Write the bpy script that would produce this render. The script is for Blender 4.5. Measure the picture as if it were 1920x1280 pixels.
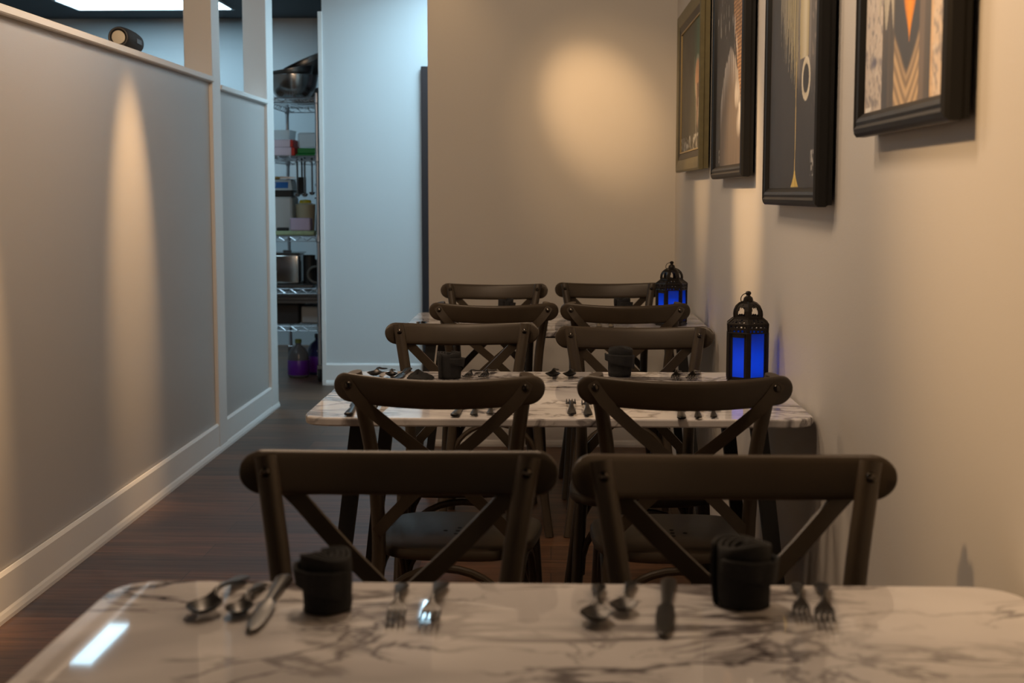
import bpy, bmesh, math, random
from mathutils import Vector, Matrix
random.seed(7)
PI = math.pi
scene = bpy.context.scene
for o in list(bpy.data.objects): bpy.data.objects.remove(o)
COL = scene.collection

# ------------------------------------------------------------------ camera
CAM_H = 1.27
cam = bpy.data.cameras.new('camera')
cam.sensor_width = 36.0
cam.lens = 36.0 * 2667 / 1920
cam.dof.use_dof = True
cam.dof.focus_distance = 4.25
cam.dof.aperture_fstop = 5.6
cam.clip_start = 0.05
camo = bpy.data.objects.new('camera', cam); COL.objects.link(camo)
camo.location = (0, 0, CAM_H)
camo.rotation_euler = (PI / 2 - math.radians(5.9508), 0, math.radians(1.6021))
scene.camera = camo

# ------------------------------------------------------------------ world, exposure
w = bpy.data.worlds.new('world'); scene.world = w; w.use_nodes = True
w.node_tree.nodes['Background'].inputs[0].default_value = (0.75, 0.80, 1.0, 1)
w.node_tree.nodes['Background'].inputs[1].default_value = 0.03
scene.view_settings.view_transform = 'Standard'
scene.view_settings.look = 'None'
scene.view_settings.exposure = 0.0
scene.view_settings.gamma = 1.0
scene.view_settings.use_curve_mapping = False
scene.cycles.max_bounces = 8
scene.cycles.caustics_reflective = False
scene.cycles.caustics_refractive = False
scene.cycles.sample_clamp_indirect = 4.0

WARM = (1.0, 0.62, 0.30)
def spot(name, loc, aim, power, deg, blend, col=WARM, r=0.03):
    l = bpy.data.lights.new(name, 'SPOT'); l.energy = power; l.color = col
    l.spot_size = math.radians(deg); l.spot_blend = blend; l.shadow_soft_size = r
    o = bpy.data.objects.new(name, l); COL.objects.link(o); o.location = loc
    d = Vector(aim) - Vector(loc); o.rotation_euler = d.to_track_quat('-Z', 'Y').to_euler()
    return o
# the dining room's downlights, plus one added halo spot on the end wall
spot('end_wall_spot', (-0.40, 5.9, 2.66), (0.225, 7.09, 1.68), 88, 23, 1.0)
spot('end_wall_spot', (-0.40, 5.9, 2.66), (0.34, 7.09, 1.50), 34, 42, 1.0)  # added wider beam from the same point, softens the glow and its tail
spot('end_wall_spot', (-0.55, 6.86, 2.66), (-0.55, 6.92, 0), 7, 80, 1.0)
spot('downlight_partition', (-1.02, 5.55, 2.66), (-1.64, 5.55, 1.12), 260, 26, 1.0)
spot('downlight_partition', (-1.02, 3.90, 2.66), (-1.64, 3.90, 1.00), 270, 23, .9)
spot('downlight_picture', (-0.9, 4.52, 2.66), (0.61, 4.50, 1.30), 182, 24, 1.0)
spot('downlight_picture', (-0.9, 5.85, 2.66), (0.61, 5.85, 1.40), 90, 22, 1.0)
spot('downlight_picture', (-1.1, 2.15, 2.66), (0.61, 1.92, 1.62), 180, 50, 1.0, WARM, .09)
# soft general fill: unseen point lights added under the dining ceiling
AMB = (1.0, 0.72, 0.48)
def fill_point(name, x, y, power, col=AMB, r=.12, z=2.5):
    l = bpy.data.lights.new(name, 'POINT'); l.shadow_soft_size = r
    l.energy = power; l.color = col
    o = bpy.data.objects.new(name, l); COL.objects.link(o); o.location = (x, y, z)
    return o
fill_point('fill_light', -.85, 4.7, 37)
fill_point('fill_light', -.4, 3.4, 32)
fill_point('fill_light', -.2, 2.4, 35)

# ------------------------------------------------------------------ helpers
class MB:
    """collects primitives into one mesh"""
    def __init__(self): self.v = []; self.f = []; self.mi = []
    def add(self, vs, fs, M=None, mi=0):
        b = len(self.v)
        if M is not None: vs = [M @ Vector(p) for p in vs]
        self.v += [tuple(p) for p in vs]
        self.f += [tuple(i + b for i in f) for f in fs]; self.mi += [mi] * len(fs)
        return self
    def box(self, x0, x1, y0, y1, z0, z1, bev=0, seg=1, M=None, mi=0):
        bm = bmesh.new(); bmesh.ops.create_cube(bm, size=1)
        for v in bm.verts:
            v.co = Vector(((x0 + x1) / 2 + v.co.x * (x1 - x0), (y0 + y1) / 2 + v.co.y * (y1 - y0), (z0 + z1) / 2 + v.co.z * (z1 - z0)))
        if bev: bmesh.ops.bevel(bm, geom=bm.edges[:], offset=bev, segments=seg, profile=0.5, affect='EDGES')
        bm.verts.index_update()
        self.add([v.co.copy() for v in bm.verts], [[v.index for v in f.verts] for f in bm.faces], M, mi)
        bm.free(); return self
    def tube(self, pts, r, n=12, cap=True, M=None, mi=0, flat=None, up=(0, 0, 1)):
        """sweep of a circle (or flat ellipse (a, b)) along pts; r a number or a list"""
        pts = [Vector(p) for p in pts]; N = len(pts)
        rs = r if isinstance(r, (list, tuple)) else [r] * N
        vs = []; fs = []; upv = Vector(up); prev = None
        for i, p in enumerate(pts):
            t = (pts[min(i + 1, N - 1)] - pts[max(i - 1, 0)]).normalized()
            if prev is None:
                a = upv.cross(t)
                if a.length < 1e-4: a = Vector((1, 0, 0)).cross(t)
                a.normalize()
            else:
                a = prev - t * prev.dot(t); a.normalize()
            prev = a; b = t.cross(a)
            for k in range(n):
                th = 2 * PI * k / n
                if flat: vs.append(p + a * math.cos(th) * flat[0] + b * math.sin(th) * flat[1])
                else: vs.append(p + (a * math.cos(th) + b * math.sin(th)) * rs[i])
        for i in range(N - 1):
            for k in range(n):
                fs.append((i * n + k, i * n + (k + 1) % n, (i + 1) * n + (k + 1) % n, (i + 1) * n + k))
        if cap:
            fs.append(tuple(reversed(range(n)))); fs.append(tuple((N - 1) * n + k for k in range(n)))
        return self.add(vs, fs, M, mi)
    def ring(self, c, R, r, axis='z', n=24, m=6, M=None, mi=0):
        vs = []; fs = []
        for i in range(n):
            a = 2 * PI * i / n
            for k in range(m):
                b = 2 * PI * k / m; q = R + r * math.cos(b); h = r * math.sin(b)
                p = {'z': (q * math.cos(a), q * math.sin(a), h), 'y': (q * math.cos(a), h, q * math.sin(a)), 'x': (h, q * math.cos(a), q * math.sin(a))}[axis]
                vs.append((c[0] + p[0], c[1] + p[1], c[2] + p[2]))
        for i in range(n):
            for k in range(m):
                fs.append((i * m + k, ((i + 1) % n) * m + k, ((i + 1) % n) * m + (k + 1) % m, i * m + (k + 1) % m))
        return self.add(vs, fs, M, mi)
    def lathe(self, prof, n=24, c=(0, 0, 0), M=None, mi=0, ph=0.0, closed=True):
        """profile [(r, z), ...] turned around z"""
        vs = []; fs = []; N = len(prof)
        for r, z in prof:
            for k in range(n):
                a = 2 * PI * k / n + ph; vs.append((c[0] + r * math.cos(a), c[1] + r * math.sin(a), c[2] + z))
        for i in range(N - 1):
            for k in range(n):
                fs.append((i * n + k, i * n + (k + 1) % n, (i + 1) * n + (k + 1) % n, (i + 1) * n + k))
        if closed:
            if prof[0][0] > 1e-5: fs.append(tuple(reversed(range(n))))
            if prof[-1][0] > 1e-5: fs.append(tuple((N - 1) * n + k for k in range(n)))
        return self.add(vs, fs, M, mi)
    def prism(self, poly, z0, z1, bev=0.0, M=None, mi=0):
        """polygon (ccw xy) between z0 and z1 with small rounded rims"""
        n = len(poly); cx = sum(p[0] for p in poly) / n; cy = sum(p[1] for p in poly) / n
        def ins(d):
            out = []
            for i in range(n):
                p0 = Vector(poly[i - 1]); p = Vector(poly[i]); p1 = Vector(poly[(i + 1) % n])
                e0 = (p - p0).normalized(); e1 = (p1 - p).normalized()
                nn = Vector((-(e0.y + e1.y), e0.x + e1.x))
                if nn.length < 1e-6: nn = Vector((-e0.y, e0.x))
                nn.normalize(); out.append(p + nn * d)
            return out
        lev = [(0, z0), (0, z1)] if not bev else [(bev, z0), (bev * .3, z0 + bev * .3), (0, z0 + bev), (0, z1 - bev), (bev * .3, z1 - bev * .3), (bev, z1)]
        vs = []; fs = []
        for d, z in lev:
            for p in ins(d): vs.append((p[0], p[1], z))
        L = len(lev)
        for i in range(L - 1):
            for k in range(n): fs.append((i * n + k, i * n + (k + 1) % n, (i + 1) * n + (k + 1) % n, (i + 1) * n + k))
        fs.append(tuple(reversed(range(n)))); fs.append(tuple((L - 1) * n + k for k in range(n)))
        return self.add(vs, fs, M, mi)
    def grid(self, rows, close_u=False, M=None, mi=0):
        n = len(rows[0]); vs = [p for r in rows for p in r]; fs = []
        for i in range(len(rows) - 1):
            for k in range(n if close_u else n - 1):
                fs.append((i * n + k, i * n + (k + 1) % n, (i + 1) * n + (k + 1) % n, (i + 1) * n + k))
        return self.add(vs, fs, M, mi)
    def build(self, name, mat, parent=None, loc=None, angle=31, smooth=True):
        me = bpy.data.meshes.new(name); me.from_pydata(self.v, [], self.f)
        mats = mat if isinstance(mat, (list, tuple)) else [mat]
        for m in mats: me.materials.append(m)
        me.polygons.foreach_set('material_index', self.mi)
        bm = bmesh.new(); bm.from_mesh(me); bmesh.ops.recalc_face_normals(bm, faces=bm.faces[:]); bm.to_mesh(me); bm.free()
        me.polygons.foreach_set('use_smooth', [smooth] * len(me.polygons))
        if smooth: me.set_sharp_from_angle(angle=math.radians(angle))
        me.update()
        o = bpy.data.objects.new(name, me); COL.objects.link(o)
        if parent is not None: o.parent = parent
        if loc is not None: o.location = loc
        return o

def tag(o, label=None, cat=None, group=None, kind=None):
    if label: o['label'] = label
    if cat: o['category'] = cat
    if group: o['group'] = group
    if kind: o['kind'] = kind
    return o
def thing(name, label, cat, loc=(0, 0, 0), rz=0.0, group=None):
    o = bpy.data.objects.new(name, None); COL.objects.link(o)
    o.location = loc; o.rotation_euler = (0, 0, rz); o.empty_display_size = .1
    return tag(o, label, cat, group)
def dup(root, loc, rz, label, group=None, scale=None):
    def cp(o, par):
        c = o.copy(); COL.objects.link(c); c.parent = par
        for ch in list(o.children): cp(ch, c)
        return c
    r = root.copy(); COL.objects.link(r); r.location = loc; r.rotation_euler = (0, 0, rz)
    for ch in list(root.children): cp(ch, r)
    r['label'] = label
    if group: r['group'] = group
    r.scale = (scale or 1,) * 3
    return r
def struct(name, mb, mat, smooth=False):
    o = mb.build(name, mat, smooth=smooth); o['kind'] = 'structure'; return o

# ------------------------------------------------------------------ materials
def nodes(name):
    m = bpy.data.materials.new(name); m.use_nodes = True
    return m, m.node_tree.nodes, m.node_tree.links, m.node_tree.nodes['Principled BSDF']
def mat(name, col, rough=.5, metal=0.0, var=0.0, vscale=20, bump=0.0, bscale=200, spec=.5, coat=0.0, alpha=1.0):
    m, N, L, B = nodes(name)
    B.inputs['Base Color'].default_value = (*col, 1); B.inputs['Roughness'].default_value = rough
    B.inputs['Metallic'].default_value = metal; B.inputs['Specular IOR Level'].default_value = spec
    B.inputs['Coat Weight'].default_value = coat
    B.inputs['Alpha'].default_value = alpha
    if var or bump:
        tc = N.new('ShaderNodeTexCoord')
    if var:
        nz = N.new('ShaderNodeTexNoise'); nz.inputs['Scale'].default_value = vscale; nz.inputs['Detail'].default_value = 4
        L.new(tc.outputs['Object'], nz.inputs['Vector'])
        mx = N.new('ShaderNodeMix'); mx.data_type = 'RGBA'
        mx.inputs[6].default_value = (*[c * (1 - var) for c in col], 1); mx.inputs[7].default_value = (*[min(1, c * (1 + var)) for c in col], 1)
        L.new(nz.outputs['Fac'], mx.inputs[0]); L.new(mx.outputs[2], B.inputs['Base Color'])
    if bump:
        nb = N.new('ShaderNodeTexNoise'); nb.inputs['Scale'].default_value = bscale; nb.inputs['Detail'].default_value = 3
        L.new(tc.outputs['Object'], nb.inputs['Vector'])
        bp = N.new('ShaderNodeBump'); bp.inputs['Strength'].default_value = bump; bp.inputs['Distance'].default_value = .002
        L.new(nb.outputs['Fac'], bp.inputs['Height']); L.new(bp.outputs['Normal'], B.inputs['Normal'])
    return m
def emit(name, col, s):
    m, N, L, B = nodes(name)
    B.inputs['Base Color'].default_value = (*col, 1)
    B.inputs['Emission Color'].default_value = (*col, 1); B.inputs['Emission Strength'].default_value = s
    return m
def clear(name, col, t=.7, rough=.1):
    """thin clear plastic or glass: part see-through, part milky"""
    m, N, L, B = nodes(name)
    B.inputs['Base Color'].default_value = (*col, 1); B.inputs['Roughness'].default_value = rough
    tr = N.new('ShaderNodeBsdfTransparent'); tr.inputs[0].default_value = (*[.5 + .5 * c for c in col], 1)
    mx = N.new('ShaderNodeMixShader'); mx.inputs[0].default_value = t
    L.new(B.outputs[0], mx.inputs[1]); L.new(tr.outputs[0], mx.inputs[2]); L.new(mx.outputs[0], N['Material Output'].inputs['Surface'])
    return m

M_WALL = mat('wall_paint', (.62, .59, .55), .55, bump=.25, bscale=350)
M_PART = mat('partition_paint', (.49, .465, .445), .30, bump=.25, bscale=420)
M_TRIM = mat('trim_paint', (.84, .815, .785), .38)
M_WHITE = mat('corridor_wall_paint', (.66, .69, .70), .6, bump=.2, bscale=350)
M_CEIL = mat('dark_ceiling_paint', (.045, .05, .058), .8)
M_DOOR = mat('dark_door_paint', (.012, .014, .02), .4)
M_CHAIR = mat('dark_bronze_chair', (.050, .036, .023), .42, metal=.1, var=.25, vscale=14)
M_BLACK = mat('black_metal', (.012, .012, .012), .5)
M_STEEL = mat('cutlery_steel', (.030, .028, .027), .34, metal=1)
M_SS = mat('stainless_steel', (.45, .44, .43), .24, metal=1)
M_WIRE = mat('chrome_wire', (.62, .62, .64), .35, metal=1)
M_NAP = mat('black_napkin_cloth', (.012, .012, .013), .95, var=.5, vscale=200, bump=.6, bscale=900)
M_BOLT = mat('bolt_metal', (.08, .07, .06), .25, metal=1)
M_RUB = mat('black_rubber', (.01, .01, .01), .7)

def marble():
    m, N, L, B = nodes('white_marble')
    tc = N.new('ShaderNodeTexCoord'); oi = N.new('ShaderNodeObjectInfo')
    ad = N.new('ShaderNodeVectorMath'); ad.operation = 'MULTIPLY_ADD'
    ad.inputs[1].default_value = (1, 1, 1)
    vm = N.new('ShaderNodeCombineXYZ'); mul = N.new('ShaderNodeMath'); mul.operation = 'MULTIPLY'; mul.inputs[1].default_value = 13
    L.new(oi.outputs['Random'], mul.inputs[0]); L.new(mul.outputs[0], vm.inputs[0]); L.new(mul.outputs[0], vm.inputs[1])
    L.new(tc.outputs['Object'], ad.inputs[0]); L.new(vm.outputs[0], ad.inputs[2])
    base = None
    for sc, det, wid, amt, rot, sy in ((2.0, 6, .040, 1.0, .32, 2.0), (4.6, 6, .045, .75, -.25, 1.7), (1.3, 3, .16, .38, .5, 1.7)):
        mp = N.new('ShaderNodeMapping'); mp.inputs['Rotation'].default_value = (0, 0, rot); mp.inputs['Scale'].default_value = (1, sy, 1)
        L.new(ad.outputs[0], mp.inputs['Vector'])
        nz = N.new('ShaderNodeTexNoise'); nz.inputs['Scale'].default_value = sc; nz.inputs['Detail'].default_value = det
        nz.inputs['Roughness'].default_value = .55; nz.inputs['Distortion'].default_value = .9
        L.new(mp.outputs[0], nz.inputs['Vector'])
        s1 = N.new('ShaderNodeMath'); s1.operation = 'SUBTRACT'; s1.inputs[1].default_value = .5; L.new(nz.outputs['Fac'], s1.inputs[0])
        ab = N.new('ShaderNodeMath'); ab.operation = 'ABSOLUTE'; L.new(s1.outputs[0], ab.inputs[0])
        mr = N.new('ShaderNodeMapRange'); mr.interpolation_type = 'SMOOTHSTEP'
        mr.inputs['From Min'].default_value = 0; mr.inputs['From Max'].default_value = wid
        mr.inputs['To Min'].default_value = amt; mr.inputs['To Max'].default_value = 0
        L.new(ab.outputs[0], mr.inputs['Value'])
        # veins fade in and out
        n2 = N.new('ShaderNodeTexNoise'); n2.inputs['Scale'].default_value = sc * .9; n2.inputs['Detail'].default_value = 1
        L.new(ad.outputs[0], n2.inputs['Vector'])
        m2 = N.new('ShaderNodeMapRange'); m2.inputs['From Min'].default_value = .36; m2.inputs['From Max'].default_value = .56
        L.new(n2.outputs['Fac'], m2.inputs['Value'])
        mu = N.new('ShaderNodeMath'); mu.operation = 'MULTIPLY'; L.new(mr.outputs[0], mu.inputs[0]); L.new(m2.outputs[0], mu.inputs[1])
        if base is None: base = mu
        else:
            mxm = N.new('ShaderNodeMath'); mxm.operation = 'MAXIMUM'; L.new(base.outputs[0], mxm.inputs[0]); L.new(mu.outputs[0], mxm.inputs[1]); base = mxm
    mx = N.new('ShaderNodeMix'); mx.data_type = 'RGBA'
    mx.inputs[6].default_value = (.81, .785, .79, 1); mx.inputs[7].default_value = (.085, .072, .078, 1)
    L.new(base.outputs[0], mx.inputs[0]); L.new(mx.outputs[2], B.inputs['Base Color'])
    B.inputs['Roughness'].default_value = .035
    return m
M_MARBLE = marble()

def planks():
    m, N, L, B = nodes('brown_floor_planks')
    tc = N.new('ShaderNodeTexCoord')
    br = N.new('ShaderNodeTexBrick'); br.offset = .37
    br.inputs['Scale'].default_value = 1; br.inputs['Brick Width'].default_value = 1.22; br.inputs['Row Height'].default_value = .18
    br.inputs['Mortar Size'].default_value = .0016; br.inputs['Mortar Smooth'].default_value = .3; br.inputs['Bias'].default_value = 0
    br.inputs['Color1'].default_value = (.135, .063, .030, 1); br.inputs['Color2'].default_value = (.070, .035, .018, 1)
    br.inputs['Mortar'].default_value = (.03, .018, .012, 1)
    L.new(tc.outputs['Object'], br.inputs['Vector'])
    mp = N.new('ShaderNodeMapping'); mp.inputs['Scale'].default_value = (1.1, 16, 1); L.new(tc.outputs['Object'], mp.inputs['Vector'])
    nz = N.new('ShaderNodeTexNoise'); nz.inputs['Scale'].default_value = 2.2; nz.inputs['Detail'].default_value = 7; nz.inputs['Roughness'].default_value = .65
    nz.inputs['Distortion'].default_value = .5; L.new(mp.outputs[0], nz.inputs['Vector'])
    mr = N.new('ShaderNodeMapRange'); mr.inputs['From Min'].default_value = .3; mr.inputs['From Max'].default_value = .7
    mr.inputs['To Min'].default_value = .3; mr.inputs['To Max'].default_value = 1.55; L.new(nz.outputs['Fac'], mr.inputs['Value'])
    mx = N.new('ShaderNodeMix'); mx.data_type = 'RGBA'; mx.blend_type = 'MULTIPLY'; mx.inputs[0].default_value = 1
    L.new(br.outputs['Color'], mx.inputs[6]); L.new(mr.outputs[0], mx.inputs[7]); L.new(mx.outputs[2], B.inputs['Base Color'])
    B.inputs['Roughness'].default_value = .46
    bp = N.new('ShaderNodeBump'); bp.inputs['Strength'].default_value = .15; bp.inputs['Distance'].default_value = .002
    L.new(nz.outputs['Fac'], bp.inputs['Height']); L.new(bp.outputs['Normal'], B.inputs['Normal'])
    return m
M_FLOOR = planks()

# ------------------------------------------------------------------ the room
CEIL = 2.70
XW = 0.61        # right wall
YB = 7.09        # tan end wall
YC = 9.35        # white corridor wall
YK = 11.85       # kitchen back wall
struct('floor', MB().box(-6, 3, -3, 12, -.1, 0), M_FLOOR)
struct('ceiling', MB().box(-6, 3, -3, 12, CEIL, CEIL + .1), M_CEIL)
struct('wall_right', MB().box(XW, XW + .14, -3, YC, 0, CEIL), M_WALL)
struct('wall_end', MB().box(-.614, XW, YB, YB + .15, 0, CEIL), M_WALL)
struct('wall_corridor', MB().box(-1.497, 3, YC, YC + .12, 0, CEIL), M_WHITE)
struct('wall_back', MB().box(-6, 3, YK, YK + .12, 0, 2.447).box(-6, 3, YK + .004, YK + .12, 2.447, 2.453).box(-6, 3, YK, YK + .12, 2.453, CEIL), M_WHITE)
struct('wall_kitchen_left', MB().box(-6, -5.9, -3, YK, 0, CEIL), M_WHITE)

# half-height partition with posts, caps and base
struct('wall_left', MB().box(-1.755, -1.645, -3, 6.87, 0, 1.80).box(-1.755, -1.645, 7.02, 8.19, 0, 1.775), M_PART)
struct('trim_1', MB().box(-1.77, -1.617, -3, 6.86, 1.798, 1.825, .004), M_TRIM)
struct('trim_2', MB().box(-1.77, -1.622, 7.03, 8.18, 1.775, 1.80, .004), M_TRIM)
struct('trim_3', MB().box(-1.762, -1.628, 6.86, 7.03, 0, CEIL, .003), M_TRIM)
struct('trim_4', MB().box(-1.762, -1.628, 8.18, 8.37, 0, CEIL, .003), M_TRIM)
def base(mb, a, b, nx, ny):
    """stepped baseboard from a to b (xy), sticking out along (nx, ny)"""
    prof = [(0, 0), (.020, 0), (.020, .012), (.016, .026), (.012, .034), (.012, .135), (.006, .146), (0, .146)]
    vs = []; n = len(prof)
    for p in (a, b):
        for d, z in prof: vs.append((p[0] + nx * d, p[1] + ny * d, z))
    fs = [(i, (i + 1) % n, n + (i + 1) % n, n + i) for i in range(n)] + [tuple(range(n)), tuple(range(2 * n - 1, n - 1, -1))]
    return mb.add(vs, fs)
struct('baseboard_left', base(MB(), (-1.642, -3), (-1.642, 8.385), 1, 0).box(-1.642, -1.63, 8.37, 8.385, .03, .135), M_TRIM)
struct('baseboard_end', base(MB(), (-.614, YB), (XW, YB), 0, -1), M_TRIM)
struct('baseboard_corridor', base(MB(), (-1.497, YC), (-.86, YC), 0, -1), M_TRIM)
struct('baseboard_right', base(MB(), (XW, -3), (XW, YB - .02), -1, 0), M_TRIM)
struct('trim_5', MB().box(-1.522, -1.494, YC - .012, YC + .13, 0, 2.44, .002), M_TRIM)
d = MB().box(-.85, .06, YC - .045, YC - .004, .005, 2.085, .002)
for z0, z1 in ((.2, .9), (1.05, 1.95)): d.box(-.72, -.07, YC - .052, YC - .044, z0, z1, .003)
struct('door_1', d, M_DOOR)

# ------------------------------------------------------------------ ceiling light panels
COOL = (.52, .81, 1.0)
M_PANEL = emit('light_panel', COOL, 14.5); M_PANEL2 = emit('corridor_light_panel', COOL, 18.5); M_PANEL3 = emit('near_light_panel', COOL, 7)
M_PANELF = mat('panel_frame', (.7, .72, .73), .5)
def panel(x0, x1, y0, y1, label, m):
    t = thing('ceiling_light', label, 'ceiling light', ((x0 + x1) / 2, (y0 + y1) / 2, CEIL), 0, None)
    a, b = (x1 - x0) / 2, (y1 - y0) / 2
    f = MB()
    for s in (-1, 1):
        f.box(min(s * a, s * (a - .02)), max(s * a, s * (a - .02)), -b, b, -.014, 0)
        f.box(-a + .02, a - .02, min(s * b, s * (b - .02)), max(s * b, s * (b - .02)), -.014, 0)
    f.build('frame', M_PANELF, t, smooth=False)
    MB().box(-a + .02, a - .02, -b + .02, b - .02, -.010, -.001).build('diffuser', m, t, smooth=False)
panel(-3.70, -2.47, 10.60, 11.20, 'bright rectangular light panel in the dark kitchen ceiling', M_PANEL)
panel(-3.58, -2.37, 7.10, 7.84, 'light panel over the partition, seen mirrored on the front marble table', M_PANEL3)
panel(-.78, -.15, 7.95, 9.05, 'corridor light panel near the tan end wall, mirrored on the front marble table', M_PANEL2)

# ------------------------------------------------------------------ tables
TZ = 0.76
def rounded(x0, x1, y0, y1, r, n=8):
    out = []
    for cx, cy, a0 in ((x1 - r, y0 + r, -PI / 2), (x1 - r, y1 - r, 0), (x0 + r, y1 - r, PI / 2), (x0 + r, y0 + r, PI)):
        for k in range(n + 1):
            a = a0 + PI / 2 * k / n; out.append((cx + r * math.cos(a), cy + r * math.sin(a)))
    return out
TW, TD = .5875, .43
def make_table():
    t = thing('dining_table', '', 'table', (0, 0, 0))
    MB().prism(rounded(-TW, TW, -TD, TD, .066), TZ - .020, TZ, .004).build('tabletop', M_MARBLE, t, angle=14)
    ap = MB()
    for y in (-.22, .20): ap.box(-.46, .46, y, y + .02, TZ - .045, TZ - .020)
    for x in (-.46, .44): ap.box(x, x + .02, -.20, .20, TZ - .045, TZ - .020)
    ap.build('apron', M_BLACK, t, smooth=False)
    for sx in (-1, 1):
        for sy in (-1, 1):
            # square tapered leg leaning outwards
            top = Vector((sx * .466, sy * .335, TZ - .021)); bot = Vector((sx * .558, sy * .375, 0))
            vs = []
            for p, h in ((bot, .016), (top, .019)):
                for dx, dy in ((-1, -1), (1, -1), (1, 1), (-1, 1)): vs.append((p.x + dx * h, p.y + dy * h, p.z))
            MB().add(vs, [(0, 1, 2, 3), (4, 5, 6, 7), (0, 1, 5, 4), (1, 2, 6, 5), (2, 3, 7, 6), (3, 0, 4, 7)]).build('leg', M_BLACK, t, smooth=False)
    return t
TX = .0155
t0 = make_table(); t0.location = (TX, 1.40, 0)
t0['label'] = 'nearest white marble table along the bottom of the photo'; t0['group'] = 'marble dining tables'
dup(t0, (TX, 3.63, 0), 0, 'middle white marble table carrying the larger blue lantern', 'marble dining tables')
dup(t0, (TX, 5.675, 0), 0, 'farthest white marble table, by the tan end wall', 'marble dining tables')

# ------------------------------------------------------------------ chairs
def make_chair():
    """cross-back chair; the sitter looks along +y, origin on the floor under the seat"""
    t = thing('cross_back_chair', '', 'chair')
    # seat
    out = []
    for k in range(40):
        a = 2 * PI * k / 40; c, s = math.cos(a), math.sin(a)
        e = .62
        x = math.copysign(abs(c) ** e, c) * (.195 + .018 * s); y = math.copysign(abs(s) ** e, s) * .205
        out.append((x, y))
    sm = MB().prism(out, .430, .457, .009)
    for hx, hy in ((0, .03), (-.03, 0), (.03, 0), (0, -.03), (0, 0)):
        sm.lathe([(.0055, 0), (.0055, .0006)], 10, (hx, hy - .01, .4572), mi=1)
    sm.build('seat', [M_CHAIR, M_RUB], t)
    # rear legs run up into the back posts
    for s in (-1, 1):
        pts = []
        for z, x, y in ((0, .205, -.255), (.15, .185, -.228), (.30, .168, -.205), (.44, .156, -.192), (.58, .158, -.200), (.70, .167, -.218), (.80, .182, -.238), (.872, .194, -.2525)):
            pts.append((s * x, y, z))
        MB().tube(smooth(pts, 3), .0165, 12).build('rear_leg', M_CHAIR, t)
        pts = [(s * .165, .150, .432), (s * .172, .165, .30), (s * .180, .182, .15), (s * .192, .205, 0)]
        MB().tube(smooth(pts, 3), [.0175 - .003 * i / 9 for i in range(10)], 12).build('front_leg', M_CHAIR, t)
    # back rail: flat bar with round ends, bowed backwards, leaning back with the posts
    rows = []; hw = .236; hh = .0335; tilt = math.radians(12)
    N = 40
    for i in range(N + 1):
        u = -math.cos(PI * i / N); x = hw * (abs(u) ** .9) * (1 if u >= 0 else -1)
        e = abs(x) - (hw - hh)
        h = hh if e <= 0 else math.sqrt(max(hh * hh - e * e, 1e-6))
        h = max(h, .003)
        bow = -.055 * (1 - (x / hw) ** 2)
        ring = []
        th = .009
        for k in range(16):
            a = 2 * PI * k / 16; c, s_ = math.cos(a), math.sin(a)
            dz = math.copysign(abs(s_) ** .55, s_) * h; dy = math.copysign(abs(c) ** .55, c) * min(th, h)
            dn = dy + bow
            ring.append((x, -.270 + dn * math.cos(tilt) - dz * math.sin(tilt), .845 + dz * math.cos(tilt) + dn * math.sin(tilt)))
        rows.append(ring)
    rb = MB().grid(rows, close_u=True)
    rb.f.append(tuple(range(16))); rb.f.append(tuple(range(N * 16, N * 16 + 16))); rb.mi += [0, 0]
    rb.build('back_rail', M_CHAIR, t, angle=50)
    # crossing straps: from the outside of the rail ends down to the opposite posts
    for s, off in ((-1, 0), (1, -.007)):
        pts = [(s * .204, -.3010, .860), (s * .190, -.3035, .838), (s * .172, -.3050, .815), (s * .148, -.2975 + off * .5, .791), (s * .08, -.264 + off, .726), (0, -.236 + off, .655), (-s * .08, -.220 + off, .578), (-s * .135, -.209 + off, .52), (-s * .156, -.200 + off, .495)]
        sp = smooth(pts, 4); vs = []; fs = []
        for i, p in enumerate(sp):
            tg = (sp[min(i + 1, len(sp) - 1)] - sp[max(i - 1, 0)]).normalized()
            nrm = Vector((0, -1, .2)).normalized(); side = tg.cross(nrm).normalized(); nn = side.cross(tg)
            wd = .0135 * (.72 if i == 0 else .93 if i == 1 else 1)
            for a, b in ((1, 1), (-1, 1), (-1, -1), (1, -1)): vs.append(p + side * wd * a + nn * .0032 * b)
        for i in range(len(sp) - 1):
            for k in range(4): fs.append((i * 4 + k, i * 4 + (k + 1) % 4, i * 4 + 4 + (k + 1) % 4, i * 4 + 4 + k))
        fs += [(0, 1, 2, 3), tuple(len(vs) - 4 + k for k in range(4))]
        MB().add(vs, fs).build('back_strap', M_CHAIR, t)
    for s in (-1, 1):
        R = Matrix.Translation((s * .197, -.3045, .849)) @ Matrix.Rotation(PI / 2 - .2, 4, 'X')
        MB().lathe([(.0085, -.001), (.0085, .002), (.006, .005), (.002, .0062), (0, .0062)], 12, M=R).build('bolt', M_BOLT, t)
        R = Matrix.Translation((s * .190, -.232, .852)) @ Matrix.Rotation(-PI / 2 - .2, 4, 'X')
        MB().lathe([(.008, -.003), (.008, .002), (.005, .005), (0, .0058)], 12, M=R).build('bolt', M_BOLT, t)
    # bent arches between the legs
    def arch(p, q, top, nm='leg_brace'):
        p, q = Vector(p), Vector(q); pts = []
        for i in range(17):
            a = PI * i / 16; u = (1 - math.cos(a)) / 2
            c = p.lerp(q, u); c.z = p.z + (top - p.z) * math.sin(a) ** .75; pts.append(c)
        MB().tube(pts, .0095, 10).build(nm, M_CHAIR, t)
    arch((-.160, -.198, .24), (.160, -.198, .24), .414)
    arch((-.164, .170, .24), (.164, .170, .24), .414)
    for s in (-1, 1): arch((s * .166, -.196, .235), (s * .166, .158, .235), .412)
    return t
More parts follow.
